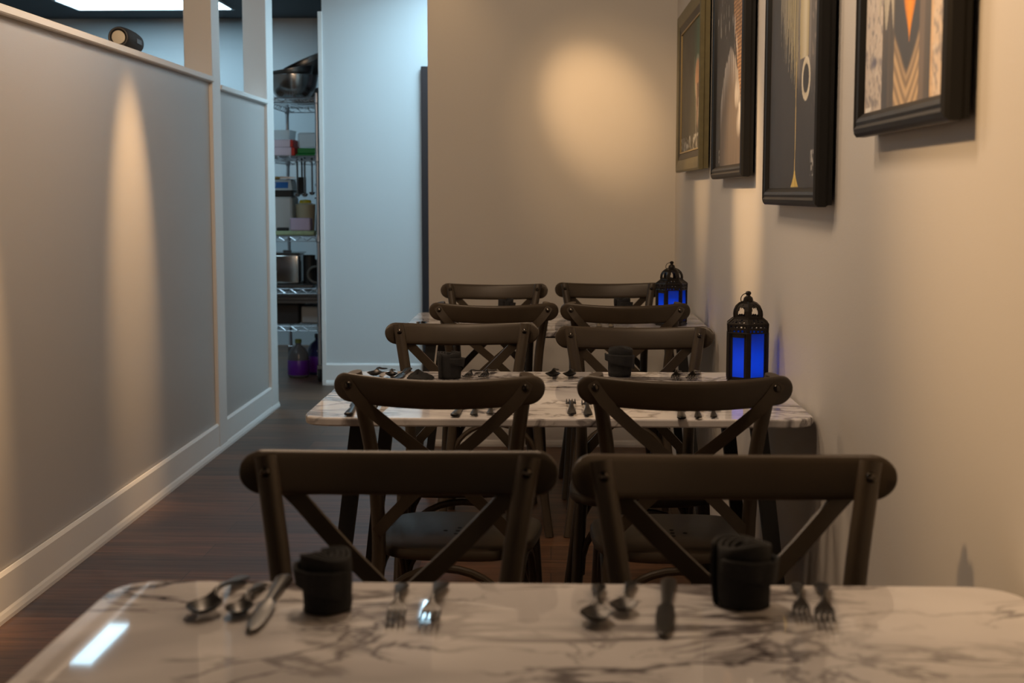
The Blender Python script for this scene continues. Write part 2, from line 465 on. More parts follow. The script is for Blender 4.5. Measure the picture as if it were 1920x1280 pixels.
def smooth(pts, sub):
    """Catmull-Rom through pts"""
    P = [Vector(p) for p in pts]; out = []
    for i in range(len(P) - 1):
        p0 = P[max(i - 1, 0)]; p1 = P[i]; p2 = P[i + 1]; p3 = P[min(i + 2, len(P) - 1)]
        for k in range(sub):
            u = k / sub
            out.append(.5 * ((2 * p1) + (-p0 + p2) * u + (2 * p0 - 5 * p1 + 4 * p2 - p3) * u * u + (-p0 + 3 * p1 - 3 * p2 + p3) * u ** 3))
    out.append(P[-1]); return out
G_CH = 'cross-back dining chairs'
chair0 = make_chair(); chair0['group'] = G_CH
BY = .315   # rail middle behind the seat centre
CH = [  # rail x, rail y, facing (+1 away from camera, -1 towards), extra turn, label
    (-.228, 2.13, -1, 0, 'nearest left chair, blurred dark rail facing us behind the front table'),
    (.268, 2.11, -1, .01, 'nearest right chair, blurred dark rail facing us behind the front table, by the right wall'),
    (-.253, 3.07, 1, -.09, 'left chair with its back to us at the near side of the middle table'),
    (.292, 3.06, 1, 0, 'right chair with its back to us at the middle table, before the larger lantern'),
    (-.277, 4.38, -1, .06, 'left chair facing us across the middle table, behind a standing napkin'),
    (.247, 4.27, -1, 0, 'right chair facing us across the middle table, left of the larger lantern'),
    (-.211, 5.12, 1, 0, 'left chair with its back to us at the near side of the farthest table'),
    (.267, 5.12, 1, 0, 'right chair with its back to us at the farthest table, before the smaller lantern'),
    (-.252, 6.28, -1, -.02, 'farthest left chair, facing us against the tan end wall'),
    (.250, 6.36, -1, 0, 'farthest right chair, facing us beside the smaller blue lantern')]
for i, (x, y, f, tr, lab) in enumerate(CH):
    rz = (0 if f > 0 else PI) + tr
    loc = (x - BY * math.sin(rz), y + BY * math.cos(rz), 0)
    if i == 0: chair0.location = loc; chair0.rotation_euler = (0, 0, rz); chair0['label'] = lab; chair0.scale = (1.012,) * 3
    else: dup(chair0, loc, rz, lab, G_CH, 1.012 if i == 1 else None)

# ------------------------------------------------------------------ cutlery: head along +y, origin in the middle on the table
def loft(mb, st, nx=7):
    rows = []
    for y, wd, zc, th, dip in st:
        top = []; bot = []
        for k in range(nx):
            u = -1 + 2 * k / (nx - 1); z = zc - dip * (1 - u * u)
            e = th / 2 * (1 - .6 * abs(u) ** 3)
            top.append((u * wd, y, z + e)); bot.append((u * wd, y, z - e))
        rows.append(top + bot[::-1])
    n = len(rows[0]); b0 = len(mb.v)
    mb.grid(rows, close_u=True)
    mb.f.append(tuple(b0 + k for k in range(n))); mb.f.append(tuple(b0 + (len(rows) - 1) * n + k for k in range(n))); mb.mi += [0, 0]
HANDLE = [(-.095, .003, .0045, .003, 0), (-.0935, .0075, .0045, .004, 0), (-.088, .0105, .0048, .0045, 0), (-.07, .0098, .0065, .0045, 0), (-.04, .0062, .011, .0048, 0), (-.01, .0038, .0165, .005, 0), (.012, .0032, .0185, .005, 0), (.026, .0040, .0165, .0045, 0)]
def make_spoon():
    mb = MB()
    loft(mb, HANDLE + [(.034, .0085, .0135, .003, .001), (.042, .0155, .0125, .0022, .004), (.054, .0205, .0125, .002, .0078), (.066, .0215, .0128, .002, .0088), (.078, .0185, .0130, .002, .0076), (.088, .0125, .0132, .002, .004), (.0935, .0055, .0134, .0018, .001), (.095, .001, .0134, .0015, 0)])
    return mb
def make_fork():
    mb = MB()
    loft(mb, HANDLE + [(.034, .0085, .0125, .003, .0006), (.041, .0118, .0100, .0026, .0012), (.049, .0126, .0085, .0024, .0014)])
    for k in range(4):
        x = (k - 1.5) * .0068
        pts = [(x, .046, .0085), (x, .058, .0066), (x, .070, .0060), (x, .082, .0078), (x, .095, .0115)]
        mb.tube(pts, [.0024, .0023, .0021, .0019, .0009], 6)
    return mb
def make_knife():
    mb = MB()
    loft(mb, [(-.12, .003, .0045, .004, 0), (-.1185, .008, .0045, .006, 0), (-.11, .0105, .0048, .007, 0), (-.08, .0092, .005, .007, 0), (-.03, .0068, .005, .006, 0), (-.004, .0060, .005, .0055, 0), (.002, .0078, .005, .005, 0), (.008, .0105, .005, .0026, 0), (.05, .0115, .005, .0022, 0), (.085, .0105, .005, .002, 0), (.108, .0075, .005, .0018, 0), (.118, .0035, .005, .0016, 0), (.12, .0008, .005, .0014, 0)])
    return mb
PROTO = {}
def cut(kind, x, y, deg, label, group, scale=1.0):
    """x, y = middle; deg = direction of the head measured from +y, counterclockwise"""
    if kind not in PROTO:
        nm = {'spoon': 'table_spoon', 'fork': 'table_fork', 'knife': 'table_knife'}[kind]
        o = {'spoon': make_spoon, 'fork': make_fork, 'knife': make_knife}[kind]().build(nm, M_STEEL, angle=60)
        PROTO[kind] = o
    else:
        o = PROTO[kind].copy(); COL.objects.link(o)
    o.location = (x, y, TZ + .0012); o.rotation_euler = (0, 0, math.radians(deg)); o.scale = (scale,) * 3
    tag(o, label, kind, group)
GA = 'cutlery on the nearest marble table'; GB = 'cutlery on the middle marble table'; GC = 'cutlery on the farthest marble table'
cut('spoon', -.415, 1.737, 175, 'leftmost large spoon on the nearest table', GA)
cut('spoon', -.377, 1.724, 179, 'small spoon between large spoon and knife, left setting of nearest table', GA, .80)
cut('knife', -.350, 1.716, 181, 'knife leaning beside the left napkin roll on the nearest table', GA)
cut('fork', -.1885, 1.715, 183, 'fork just right of the left napkin roll on the nearest table', GA, .92)
cut('fork', -.1435, 1.714, 179, 'second fork right of the left napkin roll, nearest table', GA)
cut('spoon', .0575, 1.716, 177, 'large spoon leftmost of the right setting on the nearest table', GA, .93)
cut('spoon', .0955, 1.748, 172, 'small spoon between large spoon and knife, right setting of nearest table', GA, .80)
cut('knife', .142, 1.713, 174, 'knife left of the right napkin roll on the nearest table', GA)
cut('fork', .3095, 1.738, 173, 'inner fork touching the right napkin roll on the nearest table', GA, .86)
cut('fork', .336, 1.723, 171, 'outermost fork right of the right napkin roll, nearest table', GA)
# middle table, near side: handles towards the camera
cut('fork', .047, 3.33, 0, 'upright fork left of the right back-turned chair, middle table', GB)
cut('fork', .084, 3.316, 0, 'fork partly behind the right back-turned chair rail end, middle table', GB)
cut('knife', .302, 3.30, -4, 'knife handle first under the right back-turned chair rail, middle table', GB)
cut('spoon', .338, 3.275, -4, 'spoon handle second under the right back-turned chair rail, middle table', GB, .82)
cut('spoon', .375, 3.276, -5, 'spoon handle third under the right back-turned chair rail, middle table', GB, .75)
cut('knife', -.470, 3.333, 2, 'bluish knife handle at the left end of the middle table', GB)
cut('fork', -.415, 3.36, 172, 'fork with tines towards us at the left end of the middle table', GB)
cut('knife', -.215, 3.325, -3, 'knife handle under the left back-turned chair rail, middle table', GB)
cut('spoon', -.177, 3.299, -1, 'spoon handle middle of three under the left back-turned chair rail', GB, .82)
cut('spoon', -.140, 3.309, -2, 'spoon handle rightmost under the left back-turned chair rail', GB, .75)
# middle table, far side: heads towards the camera
cut('spoon', -.489, 3.985, 177, 'leftmost spoon at the far edge of the middle table', GB)
cut('spoon', -.450, 3.97, 185, 'second spoon at the far edge of the middle table', GB, .85)
cut('knife', -.418, 3.96, 177, 'knife beside the crumpled napkin, far edge of middle table', GB)
cut('fork', -.222, 3.955, 170, 'fork next to the left standing napkin, middle table far side', GB, .9)
cut('fork', -.178, 3.955, 172, 'fork second from the left standing napkin, middle table far side', GB)
cut('spoon', .007, 3.975, 177, 'larger spoon at the centre of the middle table, bowl towards us', GB)
cut('spoon', .054, 3.98, 176, 'spoon left of the right standing napkin, bowl towards us', GB, .9)
cut('fork', .349, 3.945, 172, 'fork left of a crossed pair by the larger lantern', GB)
cut('fork', .397, 3.945, 167, 'fork right of a crossed pair by the larger lantern', GB)
cut('fork', .180, 5.47, 0, 'left fork between the two back-turned chairs at the farthest table', GC)
cut('fork', .226, 5.47, 0, 'right fork near the back-turned right chair at the farthest table', GC)
cut('fork', -.372, 5.47, 3, 'fork behind the left back-turned chair at the farthest table', GC)
cut('spoon', -.50, 5.40, 2, 'spoon at the left end of the farthest table', GC)

# ------------------------------------------------------------------ napkins
def make_napkin():
    t = thing('rolled_napkin', '', 'napkin')
    rows = []; n = 110; nz = 9; rnd = random.Random(3)
    bumps = [rnd.uniform(-1, 1) for _ in range(200)]
    for j in range(nz):
        v = j / (nz - 1); r_ = []
        for i in range(n):
            u = i / (n - 1); a = u * 2 * PI * 3.6 - 1.9
            r = .007 + .0255 * u
            r += .0012 * math.sin(a * 3 + v * 4) * u + .0006 * bumps[(i * 7 + j * 3) % 200]
            r *= 1 - .06 * (1 - v) + .03 * math.sin(v * PI)
            top = .069 - .004 * (1 - u) * math.sin(a) + .003 * math.sin(a * 2.0)
            r_.append((r * math.cos(a), r * math.sin(a), .001 + v * top))
        rows.append(r_)
    o = MB().grid(rows).build('roll', M_NAP, t, angle=60)
    md = o.modifiers.new('thickness', 'SOLIDIFY'); md.thickness = .0045; md.offset = 0
    # the loose corner folded slantwise round the outside
    rows = []
    for j in range(6):
        v = j / 5; r_ = []
        for i in range(30):
            u = i / 29; a = -3.6 + u * 3.0
            r = .0355 + .004 * math.sin(PI * u) * v + .001 * math.sin(9 * a)
            z0 = .018 + .026 * (1 - u); z1 = .058 - .004 * u
            r_.append((r * math.cos(a), r * math.sin(a), z0 + (z1 - z0) * v))
        rows.append(r_)
    o = MB().grid(rows).build('fold', M_NAP, t, angle=60)
    md = o.modifiers.new('thickness', 'SOLIDIFY'); md.thickness = .003; md.offset = 0
    return t
GN = 'black napkins rolled upright'
nap = make_napkin(); nap.location = (-.277, 1.700, TZ + .0005); nap['group'] = GN
nap['label'] = 'black rolled napkin standing at the left setting of the nearest table'
for x, y, rz, sc, lab in ((.238, 1.735, 1.2, 1.12, 'largest black rolled napkin, right setting of the nearest table'),
        (-.281, 3.90, 2.1, 1.02, 'black rolled napkin standing at the far left setting of the middle table'),
        (.190, 3.965, .5, 1.12, 'black rolled napkin standing at the far right setting of the middle table'),
        (-.190, 5.90, 2.6, 1, 'black rolled napkin behind the left back-turned chair on the farthest table'),
        (.296, 5.92, 1.7, 1.05, 'black rolled napkin behind the right back-turned chair on the farthest table')):
    dup(nap, (x, y, TZ + .0005), rz, lab, GN, sc)
rows = []; rnd = random.Random(5)
for j in range(11):
    v = j / 10; r_ = []
    for i in range(28):
        a = 2 * PI * i / 28; rr = (1 - v ** 1.6) * (1 + .16 * math.sin(3 * a + 1) + .1 * math.sin(5 * a) + rnd.uniform(-.05, .05))
        r_.append((.034 * rr * math.cos(a), .026 * rr * math.sin(a), .001 + .02 * v * (1 + .35 * math.sin(2 * a + 3 * v)) + (rnd.uniform(0, .003) if v else 0)))
    rows.append(r_)
o = MB().grid(rows, close_u=True).build('crumpled_napkin', M_NAP, loc=(-.364, 3.866, TZ + .001), angle=70)
tag(o, 'black napkin lying crumpled flat beside the left standing napkin, middle table', 'napkin')

# ------------------------------------------------------------------ lanterns
def blue_glass():
    m, N, L, B = nodes('blue_glass')
    out = N['Material Output']
    tl = N.new('ShaderNodeBsdfTranslucent'); tl.inputs[0].default_value = (.004, .28, .95, 1)
    df = N.new('ShaderNodeBsdfDiffuse'); df.inputs[0].default_value = (.004, .06, .55, 1)
    tr = N.new('ShaderNodeBsdfTransparent'); tr.inputs[0].default_value = (.03, .26, 1.0, 1)
    gl = N.new('ShaderNodeBsdfGlossy'); gl.inputs['Roughness'].default_value = .12
    a = N.new('ShaderNodeMixShader'); a.inputs[0].default_value = .45; L.new(tl.outputs[0], a.inputs[1]); L.new(df.outputs[0], a.inputs[2])
    b = N.new('ShaderNodeMixShader'); b.inputs[0].default_value = .12; L.new(a.outputs[0], b.inputs[1]); L.new(tr.outputs[0], b.inputs[2])
    c = N.new('ShaderNodeMixShader'); c.inputs[0].default_value = .03; L.new(b.outputs[0], c.inputs[1]); L.new(gl.outputs[0], c.inputs[2])
    L.new(c.outputs[0], out.inputs['Surface']); return m
M_BLUE = blue_glass()
M_CANDLE = emit('lit_candle', (.8, .9, 1.0), 5.5)
M_LANT = mat('dark_lantern_metal', (.022, .018, .015), .38, metal=.6)
def hexp(R, k, z): a = PI / 3 * k; return Vector((R * math.cos(a), R * math.sin(a), z))
def make_lantern():
    t = thing('moroccan_lantern', '', 'lantern')
    MB().lathe([(.060, 0), (.062, .003), (.062, .009), (.058, .013)], 6).build('base', M_LANT, t, smooth=False)
    for k in range(6):
        p = hexp(.0585, k, .012); q = hexp(.0585, k, .139)
        R = Matrix.Translation(p) @ Matrix.Rotation(PI / 3 * k, 4, 'Z')
        MB().box(-.006, .003, -.0055, .0055, 0, .127, .001, 1, M=R).build('post', M_LANT, t)
        A, B_ = hexp(.0575, k, 0), hexp(.0575, k + 1, 0)
        def pl(u, z, off=0):
            c = A.lerp(B_, u); n = ((A + B_) / 2).normalized(); return (c.x + n.x * off, c.y + n.y * off, z)
        def strip(mb, u0, u1, z0, z1, th=.0012):
            vs = [pl(u0, z0, -th), pl(u1, z0, -th), pl(u1, z1, -th), pl(u0, z1, -th), pl(u0, z0, th), pl(u1, z0, th), pl(u1, z1, th), pl(u0, z1, th)]
            mb.add(vs, [(0, 1, 2, 3), (4, 5, 6, 7), (0, 1, 5, 4), (1, 2, 6, 5), (2, 3, 7, 6), (3, 0, 4, 7)])
        fr = MB()
        door = (k == 3)
        tz = .126 if door else .137
        for a in ((.08, .2 if door else .15, .014, .138), (.8 if door else .85, .92, .014, .138), (.08, .92, tz, .139), (.08, .92, .012, .020)): strip(fr, *a)
        if door:
            strip(fr, .87, .96, .05, .062, .003)
        fo = fr.build('pane_frame', M_LANT, t, smooth=False)
        g = MB(); strip(g, .13, .87, .016, .138, .0006); g.build('glass_pane', M_BLUE, fo, smooth=False)
    # pierced metal top: band, shoulder and dome in one sheet
    prof = [(.0605, .138), (.0615, .161), (.0600, .164), (.0425, .177), (.0430, .186), (.0415, .196), (.0360, .207), (.0260, .2155), (.0130, .221)]
    dense = []
    for i in range(len(prof) - 1):
        n = 8 if i in (0, 2) else (1 if i == 1 else 6)
        for j in range(n): u = j / n; dense.append((prof[i][0] * (1 - u) + prof[i + 1][0] * u, prof[i][1] * (1 - u) + prof[i + 1][1] * u))
    dense.append(prof[-1])
    NU = 20; vs = []; fs = []; W = 6 * NU
    for r, z in dense:
        for k in range(6):
            for j in range(NU):
                u = j / NU; p = hexp(r, k, z).lerp(hexp(r, k + 1, z), u); vs.append(p)
    def hole(u, z):
        e = abs(u - .5)
        if e > .40: return False
        if z < .161:                                    # slanted slots in the band
            q = (u * 5 + (z - .138) * 40) % 1.0
            return .142 < z < .148 and q > .5 or .151 < z < .158 and (u * 4 - (z - .138) * 45) % 1.0 > .58
        if z < .177: return (.1655 < z < .169 and (u * 5) % 1.0 > .5 and e < .34) or (.171 < z < .1745 and (u * 4 + .3) % 1.0 > .55 and e < .32)
        if z > .2165: return False
        v = (z - .179) / .036                           # curling leaf cuts in the dome
        for c, sg in ((.30, 1), (.70, -1)):
            m = c + sg * .09 * math.sin(v * 3.2); wv = .105 * max(0, math.sin(PI * min(1, max(0, v * 1.25)))) + .012
            if .06 < v < .8 and abs(u - m) < wv: return True
        if e < .055 and (.12 < v < .3 or .55 < v < .72 or .84 < v < .95): return True
        return False
    for i in range(len(dense) - 1):
        for q in range(W):
            u = (q % NU + .5) / NU; z = (dense[i][1] + dense[i + 1][1]) / 2
            if not hole(u, z): fs.append((i * W + q, i * W + (q + 1) % W, (i + 1) * W + (q + 1) % W, (i + 1) * W + q))
    o = MB().add(vs, fs).build('pierced_top', M_LANT, t, smooth=False)
    md = o.modifiers.new('sheet', 'SOLIDIFY'); md.thickness = .0014; md.offset = -1
    rim = MB()
    for R_, z in ((.0615, .1385), (.0625, .162), (.0435, .177)):
        rim.tube([hexp(R_, k % 6, z) for k in range(7)], .0016, 6)
    for k in range(6): rim.tube([hexp(r + .0004, k, z) for r, z in prof], .0017, 6)
    rim.build('rib', M_LANT, t)
    MB().lathe([(0, .0135), (.014, .0135), (.0142, .098), (.012, .101), (0, .102)], 16).build('led_candle', M_CANDLE, t)
    MB().lathe([(.0125, .219), (.0135, .224), (.0115, .231), (.006, .235), (.005, .237), (.0075, .240), (.0078, .244), (.005, .2475), (0, .2485)], 16).build('finial', M_LANT, t)
    pts = [(-.003, 0, .243)]
    for i in range(15):
        a = math.radians(80 + i * 13.5); pts.append((-.0065 + .0165 * math.cos(a), 0, .2265 + .0155 * math.sin(a)))
    MB().tube(pts, .0012, 8).build('ring_handle', M_LANT, t)
    return t
GL = 'blue glass lanterns on the tables'
lan = make_lantern(); lan.location = (.528, 3.83, TZ + .0005); lan.rotation_euler = (0, 0, math.radians(24)); lan['group'] = GL
lan['label'] = 'larger-looking near lantern with bright blue panes on the middle table'
dup(lan, (.464, 5.52, TZ + .0005), math.radians(4), 'farther lantern with blue panes on the farthest table, beside the end wall', GL)

# ------------------------------------------------------------------ framed pictures on the right wall
def lerp3(a, b, t): t = max(0, min(1, t)); return tuple(a[i] + (b[i] - a[i]) * t for i in range(3))
def sst(a, b, x):
    t = max(0, min(1, (x - a) / (b - a))); return t * t * (3 - 2 * t)
def hsh(i, j=0):
    x = math.sin(i * 127.1 + j * 311.7) * 43758.5453; return x - math.floor(x)
def vn(x, y):
    xi, yi = math.floor(x), math.floor(y); fx, fy = x - xi, y - yi
    fx = fx * fx * (3 - 2 * fx); fy = fy * fy * (3 - 2 * fy)
    a, b, c, d_ = hsh(xi, yi), hsh(xi + 1, yi), hsh(xi, yi + 1), hsh(xi + 1, yi + 1)
    return (a * (1 - fx) + b * fx) * (1 - fy) + (c * (1 - fx) + d_ * fx) * fy
def fbm(x, y): return .55 * vn(x, y) + .3 * vn(x * 2.1 + 5, y * 2.1) + .15 * vn(x * 4.3, y * 4.3 + 9)
# painters: s = metres from the far (left) edge of the canvas, t = metres above its lower edge
def paint_a(s, t):      # dark green-brown picture with a pale glowing figure
    s -= .08
    c = lerp3((.050, .045, .030), (.085, .078, .050), fbm(s * 14, t * 14))
    g = math.exp(-((s - .72) / .20) ** 2 - ((t - .42) / .17) ** 2); c = lerp3(c, (.06, .17, .11), g * .9)
    cx = .60
    dd = ((s - cx) / .085) ** 2 + ((t - .285) / .075) ** 2
    if 1.0 < dd < 1.5: c = lerp3(c, (.35, .38, .30), .7)
    if dd < 1: c = lerp3((.45, .20, .09), (.62, .40, .24), fbm(s * 30, t * 40))
    wd = .10 * (1 - (.26 - t) / .2) if t < .26 else 0
    if .08 < t < .26 and abs(s - cx - .02) < wd: c = lerp3((.16, .09, .05), (.66, .50, .36), sst(.45, .62, vn(s * 60, t * 9)))
    if t < .20 and abs(s - .64) < .10: c = lerp3(c, (.55, .50, .42), sst(.6, .75, vn(s * 70, t * 7)) * .8)
    if t < .065: c = lerp3(c, (.6, .58, .52), sst(.55, .7, fbm(s * 40, t * 50)) * .85)
    if abs(s - .50 - .03 * math.sin(t * 14)) < .006 and .1 < t < .38: c = lerp3(c, (.32, .34, .26), .7)
    return c
def paint_b(s, t):      # grey rounded tower before dark ground, amber brickwork at the right
    s -= .06
    c = lerp3((.045, .038, .028), (.075, .062, .045), fbm(s * 12, t * 12))
    if t > .42 and vn(s * 60, t * 22) > .74 and s < .3: c = lerp3(c, (.4, .38, .35), .6)
    xl = .40 + (.47 - t) * .62 if t < .47 else .40 - (t - .47) * .1
    xl = min(xl, .64)
    if s > xl and t > .13:
        row = int(t / .006); br = (t % .006) / .006
        k = ((s + (row % 2) * .015) % .03) / .03
        c = lerp3((.30, .15, .055), (.55, .33, .16), hsh(row, int((s + (row % 2) * .015) / .03)))
        if br < .28 or k < .1: c = (.16, .085, .04)
        if ((s - .55) / .035) ** 2 + ((t - .53) / .022) ** 2 < 1: c = (.28, .07, .02)
    # tower
    top = .375 - ((s - .33) / .25) ** 2 * .16 + .03 * (vn(s * 60, 2) - .6)
    if .07 < s < xl + .02 and t < top:
        c = lerp3((.13, .10, .075), (.19, .15, .115), fbm(s * 20, t * 6))
        c = lerp3(c, (.50, .47, .44), sst(.13, .0, top - t) * (.1 + .9 * vn(s * 110, t * 9)))
        if (s * 14) % 1 < .07: c = lerp3(c, (.10, .06, .04), .55)
    e = s - xl
    if abs(e) < .035 and .12 < t < .55: c = lerp3(c, (.66, .64, .60), sst(.55, .7, vn(s * 40, t * 18)) * .8)
    for wx, wz, a, b in ((.50, .22, .07, .05), (.55, .13, .06, .05)):
        q = ((s - wx) / a) ** 2 + ((t - wz) / b) ** 2
        if q < 1: c = lerp3(c, (.62, .58, .54), (1 - q) * (.4 + .6 * vn(s * 70, t * 20)))
    if .035 < s < .06 and .015 < t < .06 and vn(s * 200, t * 120) > .5: c = (.5, .46, .4)
    return c
def paint_c(s, t):      # dark ground, pale hanging strands, thin yellow thread, cream loop
    s -= .05
    c = lerp3((.034, .030, .026), (.052, .046, .040), fbm(s * 10, t * 10))
    # strands
    sw = s + .004 * math.sin(t * 20 + s * 40)
    for wv_, sd in ((.016, 1), (.009, 5)):
        n_ = int(math.floor(sw / wv_)); f_ = abs(sw / wv_ - n_ - .5) * 2
        edge = .395 - (max(0, s - .10)) * .60 + .10 * (hsh(n_, sd) - .5)
        if .10 < s < .37 and t > edge and f_ < sst(edge, edge + .10, t) * .95 + .05:
            pale = lerp3((.30, .27, .20), (.60, .50, .22), sst(.16, .30, s) * sst(.40, .30, s))
            c = lerp3(lerp3((.05, .046, .042), pale, hsh(n_, sd + 2) * .75 + .1), (.62, .58, .46), .45 * (1 - f_) * hsh(n_, sd + 3))
    # soft long form with the loop at its end
    if .37 < s < .60 and t > .20:
        wv = sst(.20, .30, t)
        k = vn(s * 60, t * 6); col = lerp3((.06, .055, .055), (.30, .27, .25), k)
        lo = .40 + .015 * math.sin(t * 12); hi = .50
        if lo < s < hi and t > .30: col = lerp3((.50, .42, .22), (.72, .66, .50), sst(lo, .46, s) * sst(hi, .46, s))
        c = lerp3(c, col, wv * (.9 if s < .53 else .55))
    if s > .54:
        k = vn(s * 50 + t * 30, t * 60); c = lerp3(c, (.26, .22, .19), sst(.55, .8, k) * .8 * sst(.14, .35, t))
    rr = math.hypot((s - .475) / .056, (t - .25) / .050)
    if .66 < rr < 1.0: c = lerp3((.42, .36, .22), (.78, .72, .58), sst(.4, .9, rr) * (.6 + .4 * vn(s * 40, t * 40)))
    elif rr < .66: c = (.035, .03, .028)
    if abs(s - .342 - .004 * math.sin(t * 11)) < .0042 and .03 < t < .30: c = (.62, .45, .16)
    if .0 < t < .045 and abs(s - .335 - .01) < .006 + .055 * (1 - t / .045) ** 1.6 and t > .005: c = lerp3((.62, .42, .06), (.85, .66, .20), vn(s * 60, t * 60))
    if .55 < s < .585 and .03 < t < .085 and vn(s * 160, t * 110) > .55: c = (.45, .43, .40)
    return c
def paint_d(s, t):      # mottled pale sides, dark bands, amber flame and wood-grain chevrons
    u = s / .55
    n = fbm(s * 26, t * 18)
    if u < .245 or u > .83:
        c = lerp3((.62, .54, .47), (.50, .46, .44), n) if u < .245 else lerp3((.72, .56, .40), (.60, .50, .42), n)
        k = fbm(s * 90 + t * 40, t * 70)
        c = lerp3(c, (.16, .155, .19), sst(.52, .68, k) * .7)
        k = fbm(s * 170 - t * 60, t * 120 + 7); c = lerp3(c, (.70, .66, .60), sst(.55, .7, k) * .5)
        q = ((u - .13) / .05) ** 2 + ((t - .088) / .014) ** 2
        if q < 1: c = lerp3(c, (.09, .10, .17), (1 - q) * .9)
        if u > .83: c = lerp3(c, (.62, .42, .22), sst(.87, .83, u) * .8)
    elif u < .40 or u > .70:
        c = lerp3((.055, .058, .068), (.125, .105, .09), vn(s * 60, t * 4))
        if u > .70 and u < .76: c = lerp3(c, (.20, .16, .14), .6)
    else:
        e0 = abs(u - .56)
        q = t - .55 * e0 ** 1.15 + .012 * vn(s * 20, t * 14)
        k = .5 + .5 * math.sin(q * 210 + 3 * vn(s * 12, t * 9))
        c = lerp3((.15, .115, .09), (.56, .41, .25), k * .75 + .25 * sst(.10, .0, q))
        c = lerp3(c, (.055, .058, .068), sst(.045, .075, q))
        wd = .085 * sst(.095, .185, t)          # flame
        e = abs(u - .585) / max(wd, 1e-4)
        if t > .10 and e < 1: c = lerp3(lerp3((.85, .33, .012), (.62, .20, .02), e), c, sst(.75, 1, e))
    # pale folded shapes hanging from above
    if .19 < u < .385 and t > .155 + .16 * abs(u - .36) + .03 * math.sin(u * 60): c = lerp3((.56, .52, .44), (.32, .31, .27), fbm(s * 60, t * 26))
    if .70 < u < .82 and t > .20 + (u - .70) * .5: c = lerp3((.55, .50, .42), (.34, .31, .27), fbm(s * 50, t * 30))
    if t < .012 and u < .1 and vn(s * 150, t * 150) > .6: c = (.8, .78, .74)
    return c
def canvas_mat(name):
    m, N, L, B = nodes(name)
    a = N.new('ShaderNodeVertexColor'); a.layer_name = 'paint'
    L.new(a.outputs['Color'], B.inputs['Base Color']); B.inputs['Roughness'].default_value = .55
    tc = N.new('ShaderNodeTexCoord'); nb = N.new('ShaderNodeTexNoise'); nb.inputs['Scale'].default_value = 500
    L.new(tc.outputs['Object'], nb.inputs['Vector']); bp = N.new('ShaderNodeBump'); bp.inputs['Strength'].default_value = .2; bp.inputs['Distance'].default_value = .001
    L.new(nb.outputs['Fac'], bp.inputs['Height']); L.new(bp.outputs['Normal'], B.inputs['Normal'])
    return m
M_CANVAS = canvas_mat('painted_canvas')
M_FBLACK = mat('black_frame', (.007, .0065, .006), .42, spec=.35)
M_FOLIVE = mat('olive_gilt_frame', (.15, .125, .055), .45, metal=.2, var=.3, vscale=30)
M_FDARK = mat('dark_frame_liner', (.025, .02, .012), .5)
M_GOLD = mat('gilt_line', (.45, .33, .14), .4, metal=.5)
def picture(y0, y1, z0, z1, label, painter, prof, matf, rim, step=.004):
    """y0 near end, y1 far end; prof = [(inset, stand-off from the wall)...] from the outer back edge to the inner edge"""
    t = thing('framed_picture', label, 'picture', (XW, (y0 + y1) / 2, z0), 0, 'framed paintings on the right wall')
    cy = (y0 + y1) / 2
    def moulding(prof, name, m, par):
        mb = MB(); loops = []
        for ins, off in prof:
            loops.append([(-off, y1 - ins - cy, ins), (-off, y0 + ins - cy, ins), (-off, y0 + ins - cy, z1 - z0 - ins), (-off, y1 - ins - cy, z1 - z0 - ins)])
        mb.grid([l for l in loops] + [loops[0]], close_u=True)
        return mb.build(name, m, par, smooth=False)
    fo = moulding(prof, 'frame', matf, t)
    for p, nm, m in rim: moulding(p, nm, m, fo)
    ins = (rim[-1][0] if rim else prof)[-1][0] - .004
    W, H = y1 - y0 - 2 * ins, z1 - z0 - 2 * ins
    nx, nz = int(W / step), int(H / step)
    vs = []; cs = []
    for j in range(nz + 1):
        for i in range(nx + 1):
            s, tt = W * i / nx, H * j / nz
            vs.append((0, W / 2 - s, tt)); cs.append(painter(s, tt))
    fs = [(j * (nx + 1) + i, j * (nx + 1) + i + 1, (j + 1) * (nx + 1) + i + 1, (j + 1) * (nx + 1) + i) for j in range(nz) for i in range(nx)]
    # stretched canvas: painted face plus the folded edges and back
    b = len(vs)
    vs += [(.010, W / 2, 0), (.010, -W / 2, 0), (.010, -W / 2, H), (.010, W / 2, H)]; cs += [(.1, .09, .08)] * 4
    c00, c10, c11, c01 = 0, nx, nz * (nx + 1) + nx, nz * (nx + 1)
    fs += [(b, b + 1, b + 2, b + 3)]
    fs += [tuple(range(c00, c10 + 1)) + (b + 1, b)]
    fs += [tuple(c01 + i for i in range(nx, -1, -1)) + (b + 3, b + 2)]
    fs += [tuple(j * (nx + 1) for j in range(nz, -1, -1)) + (b, b + 3)]
    fs += [tuple(j * (nx + 1) + nx for j in range(nz + 1)) + (b + 2, b + 1)]
    me = bpy.data.meshes.new('canvas'); me.from_pydata(vs, [], fs); me.materials.append(M_CANVAS)
    ca = me.color_attributes.new('paint', 'FLOAT_COLOR', 'POINT')
    ca.data.foreach_set('color', [q for c in cs for q in (*c, 1)])
    o = bpy.data.objects.new('canvas', me); COL.objects.link(o); o.parent = t
    o.location = (-.033 if not rim else -.030, 0, ins)
    return t
P_BLK = [(.004, .008), (.004, .016), (0, .022), (0, .038), (.006, .044), (.014, .047), (.020, .043), (.026, .045), (.033, .043), (.040, .036), (.044, .031), (.044, .008)]
P_OLV = [(.004, .008), (.004, .026), (0, .030), (0, .044), (.008, .048), (.030, .046), (.052, .042), (.056, .034), (.056, .008)]
